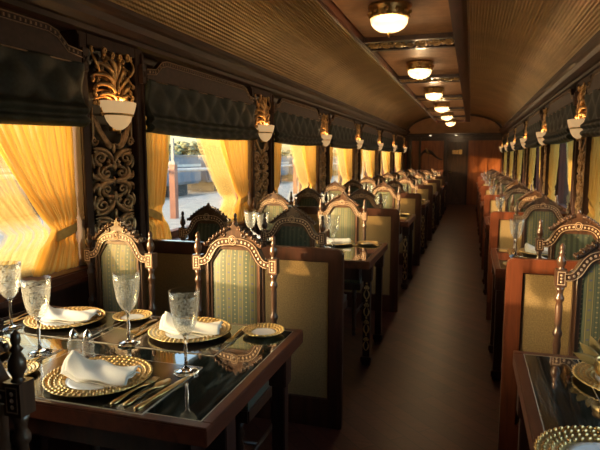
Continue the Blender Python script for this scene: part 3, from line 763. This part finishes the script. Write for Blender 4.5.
    m.ball((0, 0, 1.036), .025, 12, (1, .95, 1.1)); m.ball((0, 0, 1.112), .012, 8, (1, 1, 1.2))
    m.build('crest', 'chair', r)
    # upholstered back
    def fn(sg):
        def f(u, v):
            zz = .51+(.990-.51)*v; hw = .114 if zz < .925 else .114-(zz-.925)/.067*.044
            X = hw*(2*u-1); bul = max(0, 1-(2*u-1)**4)*max(0, 1-(2*v-1)**6)
            return (X, sg*(.006+.016*bul), zz)
        return f
    MB().grid(fn(-1), 14, 26).build('front_upholstery', 'fabric', r); MB().grid(fn(1), 14, 26).build('rear_upholstery', 'rearfabric', r)
    # seat
    def seat(u, v):
        X = -.245+.49*u; Y = .01-.45*v; e = (1-(2*u-1)**6)*(1-(2*v-1)**6); return (X*(1-.0*v), Y, 0.465+.050*max(0, e)**.5)
    m = MB(); m.grid(seat, 16, 16, thick=None); m.box(-.242, .242, -.437, .008, .43, .467); m.build('seat', 'fabric', r)
    MB().box(-.248, .248, -.445, .018, .375, .432).build('seat_frame', 'chair', r, .006)
    for sx in (-1, 1):
        for sy in (0, 1):
            c = (sx*.193, -.415*sy, 0)
            MB().lathe([(.014, 0), (.016, .01), (.011, .03), (.017, .05), (.012, .07), (.015, .12), (.020, .26), (.014, .29), (.022, .31), (.022, .32), (.016, .335), (.021, .38)] + ([(.018, .40)] if sy == 0 else []), 12, c).build('leg', 'chair', r)
    MB().tube([(-.193, -.02, .16), (-.193, -.40, .16)], .009, 8).tube([(.193, -.02, .16), (.193, -.40, .16)], .009, 8).tube([(-.19, -.21, .16), (.19, -.21, .16)], .009, 8).build('stretcher', 'chair', r)
    return r
chP = Proto(make_chair)
YF, YA = 2.335, .95                                              # facing chairs' backs / away chairs' backs (bay 0)
def ordt(k): return ORD[k]
for k in range(NB):
    dy = D*k
    rj = lambda a: random.uniform(-a, a) if k else 0
    chP.place((-1.045+rj(.01), YF+dy+rj(.02), 0), rj(.02), f'carved chair facing the camera at the aisle seat of the {ordt(k)} left table', 'carved dining chairs', 'chair')
    chP.place((-1.665+rj(.01), YF-.02+dy+rj(.02), 0), -.10 if k == 0 else rj(.03), f'carved chair facing the camera at the window seat of the {ordt(k)} left table', 'carved dining chairs', 'chair')
    chP.place((-1.045+rj(.01)-(.033 if k == 0 else 0), YA+dy+rj(.02)-(.08 if k == 0 else 0), 0), pi+rj(.03), f'carved chair, back to the camera, at the aisle seat of the {ordt(k)} left table', 'carved dining chairs', 'chair')
    if k:
        chP.place((-1.63+rj(.01), YA+dy+rj(.02), 0), pi+rj(.03), f'carved chair, back to the camera, at the window seat of the {ordt(k)} left table', 'carved dining chairs', 'chair')
        chP.place((.590+rj(.01), YA+.13+dy+rj(.02), 0), pi+rj(.03), f'carved chair, back to the camera, at the {ordt(k)} right table', 'carved dining chairs', 'chair')
    chP.place((.568+rj(.01), YF+.13+dy+rj(.01), 0), rj(.02), f'carved chair facing the camera at the {ordt(k)} right table', 'carved dining chairs', 'chair')

# ------------------------------------------------------------------ tables (origin: aisle edge, x to the wall negative)
TY0, TY1, TH = 1.16, 1.985, .75
TYC = (TY0+TY1)/2; TD = (TY1-TY0)/2
def make_table(w):
    r = empty('dining_table')
    m = MB(); e = .03
    m.box(-w, 0, -TD, TD, TH-.05, TH-.004)
    m.band([(0, 0), (0, 1), (1, 1), (1, 0), (0, 0)], [(0, 0)]*5, 0, 0) if 0 else None
    m2 = MB(); m2.box(-w, 0, -TD, TD, TH-.052, TH-.006)
    for a in ((-w, 0, -TD, -TD+e), (-w, 0, TD-e, TD), (-e, 0, -TD+e, TD-e), (-w, -w+e, -TD+e, TD-e)): m2.box(a[0], a[1], a[2], a[3], TH-.006, TH)
    m2.build('table_rim', 'mahog_y', r, .002)
    MB().box(-w+e, -e, -TD+e, TD-e, TH-.006, TH-.0005).build('marble_inset', 'marble', r)
    m = MB(); g = .0022
    for a in ((-w+e, -e, -TD+e, -TD+e+g), (-w+e, -e, TD-e-g, TD-e), (-e-g, -e, -TD+e, TD-e), (-w+e, -w+e+g, -TD+e, TD-e)): m.box(*a, TH-.0005, TH+.0003)
    if w < 1: m.box(-.200, -.197, -TD+e, TD-e, TH-.0005, TH+.0003)
    m.build('inlay_line', 'matedge', r)
    m = MB(); m.box(-w+.06, -.08, -TD+.06, -TD+.085, TH-.14, TH-.052).box(-w+.06, -.08, TD-.085, TD-.06, TH-.14, TH-.052).box(-.105, -.08, -TD+.06, TD-.06, TH-.14, TH-.052)
    m.build('apron', 'dark', r, .003)
    for sx in (0, 1):
        for sy in (-1, 1):
            cx = -.040 if not sx else -w+.09; cy = sy*(TD-.16)
            m = MB(); h = TH-.14
            m.box(cx-.033, cx+.033, cy-.033, cy+.033, h-.02, TH-.052); m.box(cx-.024, cx+.024, cy-.024, cy+.024, .06, h-.02); m.box(cx-.036, cx+.036, cy-.036, cy+.036, .02, .06); m.box(cx-.028, cx+.028, cy-.028, cy+.028, 0, .02)
            lg = m.build('leg', 'dark', r, .003)
            if not sx and sy < 0:
                q = MB()
                for zc in (.52, .40, .28, .16):
                    for s in (-1, 1):
                        p = spiral(s*.009, zc+.025, .013, 1.2, pi/2, s); q.tube([(cx+u, cy-.0255, v) for u, v in p], taper(len(p), .0045, .003), 4)
                        p = bez((0, zc-.055), (s*.022, zc-.04), (s*.022, zc-.005), (s*.003, zc+.01), 8); q.tube([(cx+u, cy-.0255, v) for u, v in p], bulge(9, .005), 4)
                    q.ball((cx, cy-.026, zc+.055), .007, 6)
                q.build('gilt_carving', 'goldcarve', lg)
    return r
tL = Proto(lambda: make_table(1.245)); tR = Proto(lambda: make_table(.665))
for k in range(NB):
    tL.place((-.603, TYC+D*k, 0), 0, f'large table with dark marble top and mahogany rim, {ORD[k]} on the left', 'dining tables', 'table')
    tR.place((.165, TYC+D*k, 0), pi, f'small table with dark marble top and mahogany rim, {ORD[k]} on the right', 'dining tables', 'table')

# ------------------------------------------------------------------ tableware
def make_charger(R, name='charger_plate'):
    r = empty(name)
    MB().lathe([(.002, 0), (R*.6, 0), (R*.66, .004), (R*.97, .012), (R, .014), (R*.99, .017), (R*.95, .016), (R*.66, .009), (R*.62, .006), (.002, .006)], 48).build('plate_rim', 'gold', r)
    MB().lathe([(.002, .0062), (R*.60, .0062), (R*.61, .0085), (R*.52, .0078), (.002, .0075)], 40).build('plate_centre', 'porcelain', r)
    m = MB()
    rings = 4 if R > .12 else 3
    for j in range(rings):
        rr = R*(.69+.29*j/(rings-1)); n = int(2*pi*rr/(.0175 if R > .12 else .014)); zz = .0105+.0065*j/(rings-1)
        for q in range(n):
            a = 2*pi*(q+.5*(j % 2))/n; mt = Matrix.Translation((cos(a)*rr, sin(a)*rr, zz)) @ Matrix.Rotation(a+pi/2+.45, 4, 'Z')
            m.ball((0, 0, 0), 1.0, 5, (1, 1, 1), mt @ Matrix.Diagonal((.0085 if R > .12 else .0065, .0042, .0036, 1)))
    m.build('woven_border', 'gold', r, fix=False)
    return r
chg = Proto(lambda: make_charger(.155)); brd = Proto(lambda: make_charger(.078, 'bread_plate'))
def make_napkin(seed):
    rnd = random.Random(seed); m = MB(); ph = rnd.uniform(0, 6)
    for layer in range(2):
        def fn(u, v, layer=layer):
            X = -.115+.23*u; wd = .062*(1-.25*u)+.012*layer
            Y = (2*v-1)*wd*(.45+.55*min(1, u*2.2+.25))+.012*sin(4*u+ph)
            zz = .008+.013*layer+.012*(1-abs(2*v-1)**3)*(1+.5*sin(5*u+ph+layer))+.030*max(0, .35-u)/.35*(1-(2*v-1)**2)+.004*sin(11*u+9*v+ph)
            return (X+.02*layer*(1-v), Y, zz)
        m.grid(fn, 22, 14, thick=(0, 0, .0035))
    return m.build('napkin', 'napkin')
napP = [Proto(lambda: make_napkin(3)), Proto(lambda: make_napkin(11))]
def make_goblet():
    r = empty('goblet')
    MB().lathe([(.002, .001), (.038, 0), (.039, .003), (.030, .006), (.012, .011), (.0055, .02), (.0045, .05), (.0062, .07), (.0045, .085), (.005, .112), (.010, .122), (.003, .126)], 24).build('stem', 'glass', r)
    MB().lathe([(.010, .122), (.020, .130), (.030, .145), (.037, .165), (.042, .195), (.046, .23), (.0475, .262), (.0462, .262), (.0435, .23), (.0395, .195), (.0345, .166), (.0275, .147), (.018, .134), (.002, .128)], 32).build('bowl', 'crystal', r)
    return r
gob = Proto(make_goblet)
def make_shaker():
    r = empty('shaker')
    MB().lathe([(.002, 0), (.020, 0), (.021, .01), (.017, .022), (.020, .045), (.018, .062), (.012, .070), (.002, .071)], 16, flute=.06, nfl=8).build('glass_body', 'crystal', r)
    MB().lathe([(.013, .068), (.015, .074), (.014, .084), (.008, .094), (.004, .098), (.001, .102)], 14).build('cap', 'salt', r)
    return r
shk = Proto(make_shaker)
def make_cut(kind):
    m = MB(); z = .004                                               # lies along +Y, handle at y=0
    def plate(ws, th=.0028, zf=lambda t: 0):
        n = len(ws)
        vs = []
        for y, w_ in ws:
            zz = z+zf(y); vs += [(-w_, y, zz-th/2), (-w_*.6, y, zz+th*.6), (w_*.6, y, zz+th*.6), (w_, y, zz-th/2)]
        fs = []
        for i in range(n-1):
            for j in range(3): fs.append((i*4+j, i*4+j+1, (i+1)*4+j+1, (i+1)*4+j))
            fs.append((i*4+3, i*4, (i+1)*4, (i+1)*4+3))
        fs += [(0, 1, 2, 3), tuple((n-1)*4+j for j in (3, 2, 1, 0))]
        m.add(vs, fs, True)
    hnd = [(0, .004), (.006, .010), (.02, .0115), (.05, .008), (.085, .0045), (.11, .0042)]
    if kind == 'knife': plate(hnd[:4]+[(.095, .0075), (.10, .0095), (.15, .0100), (.20, .0095), (.225, .005), (.232, .001)])
    elif kind == 'spoon': plate(hnd+[(.128, .006), (.14, .015), (.16, .0205), (.18, .018), (.195, .009), (.198, .002)], .0028, lambda y: -.0012 if y > .13 else .004*sin(pi*y/.13))
    else:
        plate(hnd+[(.128, .006), (.142, .0125), (.155, .0125)], .0028, lambda y: .004*sin(pi*min(1, y/.15)))
        for q in (-1.5, -.5, .5, 1.5): m.tube([(q*.0065, .153, z), (q*.0065, .175, z-.001), (q*.006, .197, z+.002)], [.0022, .002, .001], 5)
    return m.build(kind, 'gold')
cuts = {k: Proto(lambda k=k: make_cut(k)) for k in ('knife', 'spoon', 'fork')}
def make_mat():
    r = empty('placemat')
    MB().box(-.25, .25, -.167, .167, .0003, .0025).build('mat_surface', 'mat', r, .001); MB().box(-.254, .254, -.171, .171, .0, .0015).build('mat_border', 'matedge', r)
    return r
matP = Proto(make_mat)

def cover(X, Y, facing, tk, side, seat, full, plate_at=None, gob_at=None, brd_at=None, mat=None, nap_rot=0, nidx=0, cut=True, gob2=None):
    """facing=+1: guest sits on the far side and faces the camera; -1: guest on the near side"""
    tt = f'the {ORD[tk]} {side} table'
    zb = TH
    if mat:
        matP.place((mat[0], mat[1], zb), 0, f'dark glossy placemat, {seat} of {tt}', 'placemats', 'placemat'); zb = TH+.0025
    px, py = plate_at or (X, Y)
    chg.place((px, py, zb), random.uniform(0, 6), f'gold charger plate with woven border, {seat} of {tt}', 'gold charger plates', 'plate')
    napP[nidx].place((px, py, zb+.004), nap_rot, f'folded white napkin on gold plate, {seat} of {tt}', 'white napkins', 'napkin')
    gx, gy = gob_at or (X-facing*.20, Y-facing*.18)
    gob.place((gx, gy, zb if full else TH), 0, f'etched crystal goblet, {seat} of {tt}', 'crystal goblets', 'glass')
    bx, by = brd_at or (X+facing*.25, Y+facing*.02)
    if brd_at or full: brd.place((bx, by, TH), 0, f'small gold rimmed bread plate, {seat} of {tt}', 'bread plates', 'plate')
    if cut:
        rz = 0 if facing < 0 else pi
        for j, (kd, off) in enumerate((('knife', .215), ('spoon', .190 if 0 else .185), ('fork', -.185))):
            s = -facing
            cuts[kd].place((px+s*off, py+facing*.115, zb), rz+.0, f'gold {kd} beside the charger, {seat} of {tt}', 'gold cutlery', 'cutlery')

# nearest left table, laid as photographed
zt = TH
S = 0
cover(-1.05, 1.345, -1, 0, 'left', 'near aisle seat', True, (-1.048, 1.333), (-.825, 1.461), (-1.335, 1.29), (-1.05, 1.346), .05, 0, cut=False)
for kd, x0, y0, a in (('fork', -.905, 1.195, -.10), ('spoon', -.868, 1.20, -.12), ('knife', -.828, 1.190, -.12)):
    cuts[kd].place((x0, y0, TH+.0025), a, f'gold {kd} in the row of three beside the nearest napkin plate', 'gold cutlery', 'cutlery')
cover(-1.60, 1.345, -1, 0, 'left', 'near window seat', True, (-1.64, 1.36), (-1.395, 1.467), (-1.78, 1.24) and None, (-1.595, 1.346), .4, 1) if 0 else None
matP.place((-1.595, 1.346, TH), 0, 'dark glossy placemat at the near window seat of the nearest left table', 'placemats', 'placemat')
chg.place((-1.625, 1.37, TH+.0025), 0, 'gold charger plate at the near window seat of the nearest left table', 'gold charger plates', 'plate')
napP[1].place((-1.625, 1.37, TH+.0065), .4, 'folded white napkin at the near window seat of the nearest left table', 'white napkins', 'napkin')
gob.place((-1.39, 1.467, TH+.0025), 0, 'etched crystal goblet second from the left on the nearest left table', 'crystal goblets', 'glass')
for kd, x0, a in (('knife', -1.375, -.1), ('spoon', -1.41, -.1)): cuts[kd].place((x0, 1.20, TH+.0025), a, f'gold {kd} at the near window seat of the nearest left table', 'gold cutlery', 'cutlery')
cover(-1.0, 1.80, 1, 0, 'left', 'far aisle seat', True, (-1.0, 1.81), (-1.153, 1.638), (-.733, 1.893), (-1.06, 1.79), .15, 0, cut=False)
for kd, x0, y0, a in (('fork', -.825, 1.935, pi+.05), ('knife', -1.185, 1.93, pi+.05), ('spoon', -1.215, 1.92, pi)):
    cuts[kd].place((x0, y0, TH+.0025 if x0 > -1.2 else TH+.0025), a, f'gold {kd} at the far aisle seat of the nearest left table', 'gold cutlery', 'cutlery')
cover(-1.56, 1.80, 1, 0, 'left', 'far window seat', True, (-1.57, 1.80), (-1.693, 1.627), (-1.325, 1.895) and None, (-1.595, 1.79), .1, 1, cut=False) if 0 else None
matP.place((-1.595, 1.79, TH), 0, 'dark glossy placemat at the far window seat of the nearest left table', 'placemats', 'placemat')
chg.place((-1.565, 1.80, TH+.0025), 0, 'gold charger plate at the far window seat of the nearest left table', 'gold charger plates', 'plate')
napP[1].place((-1.555, 1.80, TH+.0065), .1, 'folded white napkin at the far window seat of the nearest left table', 'white napkins', 'napkin')
gob.place((-1.693, 1.65, TH+.0025), 0, 'etched crystal goblet leftmost on the nearest left table beside the window', 'crystal goblets', 'glass')
brd.place((-1.318, 1.905, TH+.0025), 0, 'small gold bread plate before the window side chair of the nearest left table', 'bread plates', 'plate')
for kd, x0, a in (('knife', -1.752, pi), ('spoon', -1.782, pi)): cuts[kd].place((x0, 1.90, TH+.0025), a, f'gold {kd} at the far window seat of the nearest left table', 'gold cutlery', 'cutlery')
shk.place((-1.243, 1.462, TH+.0025), 0, 'glass shaker with silver cap, left of the pair on the nearest left table', 'salt and pepper shakers', 'shaker')
shk.place((-1.196, 1.472, TH+.0025), 0, 'glass shaker with silver cap, right of the pair on the nearest left table', 'salt and pepper shakers', 'shaker')
# other tables
for k in range(1, NB):
    y = D*k
    for X, f, s in ((-1.0, 1, 'far aisle seat'), (-1.60, 1, 'far window seat'), (-1.05, -1, 'near aisle seat'), (-1.60, -1, 'near window seat')):
        cover(X, (1.82 if f > 0 else 1.33)+y, f, k, 'left', s, k < 4, gob_at=(X+(-.02 if f > 0 else .12), (1.62 if f > 0 else 1.52)+y), brd_at=(X+f*.26, (1.86 if f > 0 else 1.27)+y) if k < 4 else None, nap_rot=random.uniform(-.2, .2), nidx=(k+(f > 0)) % 2, cut=k < 2)
    if k < 5:
        shk.place((-1.34, 1.57+y, TH), 0, f'glass shaker nearer the window on the {ORD[k]} left table', 'salt and pepper shakers', 'shaker')
        shk.place((-1.29, 1.57+y, TH), 0, f'glass shaker nearer the aisle on the {ORD[k]} left table', 'salt and pepper shakers', 'shaker')
for k in range(NB):
    y = D*k
    if k:
        for X, f, s in ((.50, 1, 'far seat'), (.53, -1, 'near seat')):
            cover(X, (1.82 if f > 0 else 1.33)+y, f, k, 'right', s, k < 4, gob_at=(X-.13*f-.06, (1.64 if f > 0 else 1.50)+y), brd_at=(X+f*.24, (1.87 if f > 0 else 1.27)+y) if k < 4 and f < 0 else None, nap_rot=random.uniform(-.3, .3), nidx=k % 2, cut=k < 2 and f > 0)
chg.place((.315, 1.262, TH), 0, 'gold charger plate with white centre at the near edge of the nearest right table', 'gold charger plates', 'plate')
chg.place((.475, 1.775, TH), 0, 'gold charger plate under the gilt bowl on the nearest right table', 'gold charger plates', 'plate')
bw = MB().lathe([(.002, 0), (.024, 0), (.023, .005), (.010, .012), (.011, .018), (.028, .026), (.038, .042), (.040, .056), (.035, .070), (.037, .076), (.033, .076), (.031, .070), (.036, .056), (.033, .044), (.002, .028)], 28).build('gilt_bowl', 'gold', None, loc=(.405, 1.725, TH+.0085))
tag(bw, 'round gilt metal bowl on a low foot on the nearest right table', 'bowl')
def make_fan():
    m = MB()
    for q in range(5):
        a = -1.15+.38*q
        def fn(u, v, a=a):
            wd = .019*sin(pi*min(1, .12+.86*v)); rr = .01+.105*v
            X = (2*u-1)*wd; return (sin(a)*rr+X*cos(a), .01*(q-2)+.012*cos(pi*u), cos(a)*rr-X*sin(a)+.0)
        m.grid(fn, 6, 12, thick=(0, .002, 0))
    return m.build('fan_napkin', simple('gold_linen', (.30, .22, .09), .6))
fn_ = make_fan(); fn_.scale = (.85, .85, .85); fn_.location = (.415, 1.85, TH+.024); tag(fn_, 'pale gold fan folded napkin standing behind the gilt bowl', 'napkin')

# ------------------------------------------------------------------ horn ornament on the far wall ledge
r = empty('wall_ornament', (0, 0, 0)); tag(r, 'dark wing shaped ornament with brass centre on the wall left of the far door', 'ornament')
for p, r0 in ((bez((-1.27, 1.60), (-1.36, 1.64), (-1.44, 1.60), (-1.50, 1.40), 12), .05), (bez((-1.25, 1.60), (-1.12, 1.62), (-1.06, 1.38), (-.83, 1.36), 16), .05)):
    MB().tube([(u, YEND-.09, v) for u, v in p], taper(len(p), r0, .016), 8).build('wing', 'mahog_v', r)
MB().tube([(-1.33, YEND-.12, 1.70), (-1.24, YEND-.12, 1.54)], [.022, .035], 8).build('centre', 'gold', r)
MB().box(-1.29, -1.25, YEND-.09, YEND-.02, 1.56, 1.62).build('bracket', 'dark', r)
# serving counter before the far wall
r = empty('serving_counter', (-1.33, 16.75, 0)); tag(r, 'low wooden serving counter against the far wall left of the door', 'counter')
MB().box(-.55, .55, -.22, .22, 0, 1.02).build('body', 'mahog_v', r, .006); MB().box(-.58, .58, -.25, .25, 1.02, 1.06).build('counter_top', 'mahog', r, .008)
for s in (-1, 1): MB().box(s*.27-.24, s*.27+.24, -.235, -.22, .12, .94).build('door', 'mahog', r, .004)

# ------------------------------------------------------------------ outside
tag(MB().box(-90, WL-.6, -60, 160, -1.15, -1.05).build('ballast_ground', 'gravel'), kind='structure').name = 'ground'
tag(MB().box(WR+.6, 90, -60, 160, -1.15, -1.05).build('ground', 'gravel'), kind='structure')
tag(MB().box(-13.5, -6.5, -30, 120, -1.05, -.55).build('platform', 'platform'), kind='structure')
for i in range(5):
    y = 6+i*19.0
    r = empty('railway_wagon', (-19, y, 0)); tag(r, f'blue railway wagon with a pale stripe beyond the platform, {ORD[i]} of the train', 'wagon', 'parked wagons')
    MB().box(-1.4, 1.4, -9, 9, -.3, 1.45).build('body', 'trainblue', r, .15); MB().box(1.4, 1.43, -8.9, 8.9, .85, 1.0).build('stripe', 'trainwhite', r)
    MB().box(-1.3, 1.3, -8.9, 8.9, 1.45, 1.6).build('roof', 'roofgrey', r, .08); MB().box(-1.1, 1.1, -7.5, -5, -1.0, -.3).box(-1.1, 1.1, 5, 7.5, -1.0, -.3).box(-1.0, 1.0, -5, 5, -.95, -.3).build('underframe', 'iron', r)
for i in range(4):
    y = 15.8+i*13; r = empty('platform_post', (-9.2, y, -.55)); tag(r, f'red oxide post carrying the platform railing, {ORD[i]} along', 'post', 'platform posts')
    MB().box(-.10, .10, -.10, .10, 0, 1.75).build('shaft', 'rust', r); MB().box(-.13, .13, -.13, .13, 1.75, 1.85).box(-.04, .04, -.04, .04, 1.85, 2.6).build('cap', 'roofgrey', r)
tag(MB().tube([(-9.4, 5, 1.0), (-9.4, 62, 1.0)], .06, 8).build('railing', 'trainwhite'), 'long pale railing running along the platform posts', 'railing')
def make_tree(seed):
    rnd = random.Random(seed); r = empty('tree')
    m = MB()
    for q in range(150):
        a = rnd.uniform(0, 2*pi); e = rnd.uniform(-.9, 1.3); R_ = rnd.uniform(.9, 2.5)
        m.ball((cos(a)*cos(e)*R_*1.25, sin(a)*cos(e)*R_*1.25, 4.0+sin(e)*R_), rnd.uniform(.25, .6), 5, (1, 1, .7))
    m.build('crown', 'leaf', r, fix=False)
    m = MB(); m.tube([(0, 0, -1), (.1, 0, 1), (0, .1, 3.4)], [.28, .22, .12], 8)
    for q in range(5): a = q*1.3; m.tube([(0, 0, 1.8+.2*q), (cos(a)*1.2, sin(a)*1.2, 3.3+.2*q)], [.1, .04], 6)
    m.build('trunk', 'bark', r)
    return r
trP = [Proto(lambda: make_tree(1)), Proto(lambda: make_tree(2))]
tj = random.Random(5); names = ['first', 'second', 'third', 'fourth', 'fifth', 'sixth', 'seventh', 'eighth', 'ninth', 'tenth', 'eleventh', 'twelfth', 'thirteenth', 'fourteenth']
for i in range(14):
    t = trP[i % 2].place((-34+tj.uniform(-2, 2), 30+i*8.0, -1.0), tj.uniform(0, 6), f'hazy green tree behind the parked wagons, {names[i]} counted from the near end', 'trees beyond the wagons', 'tree')
    s = tj.uniform(.75, 1.0); t.scale = (.95, .95, s*.78)
for i in range(9):
    t = trP[i % 2].place((18+tj.uniform(-1, 1), 14+i*9, -1.4), tj.uniform(0, 6), f'green tree standing outside the right windows, {names[i]} counted from the near end', 'trees right of the train', 'tree')
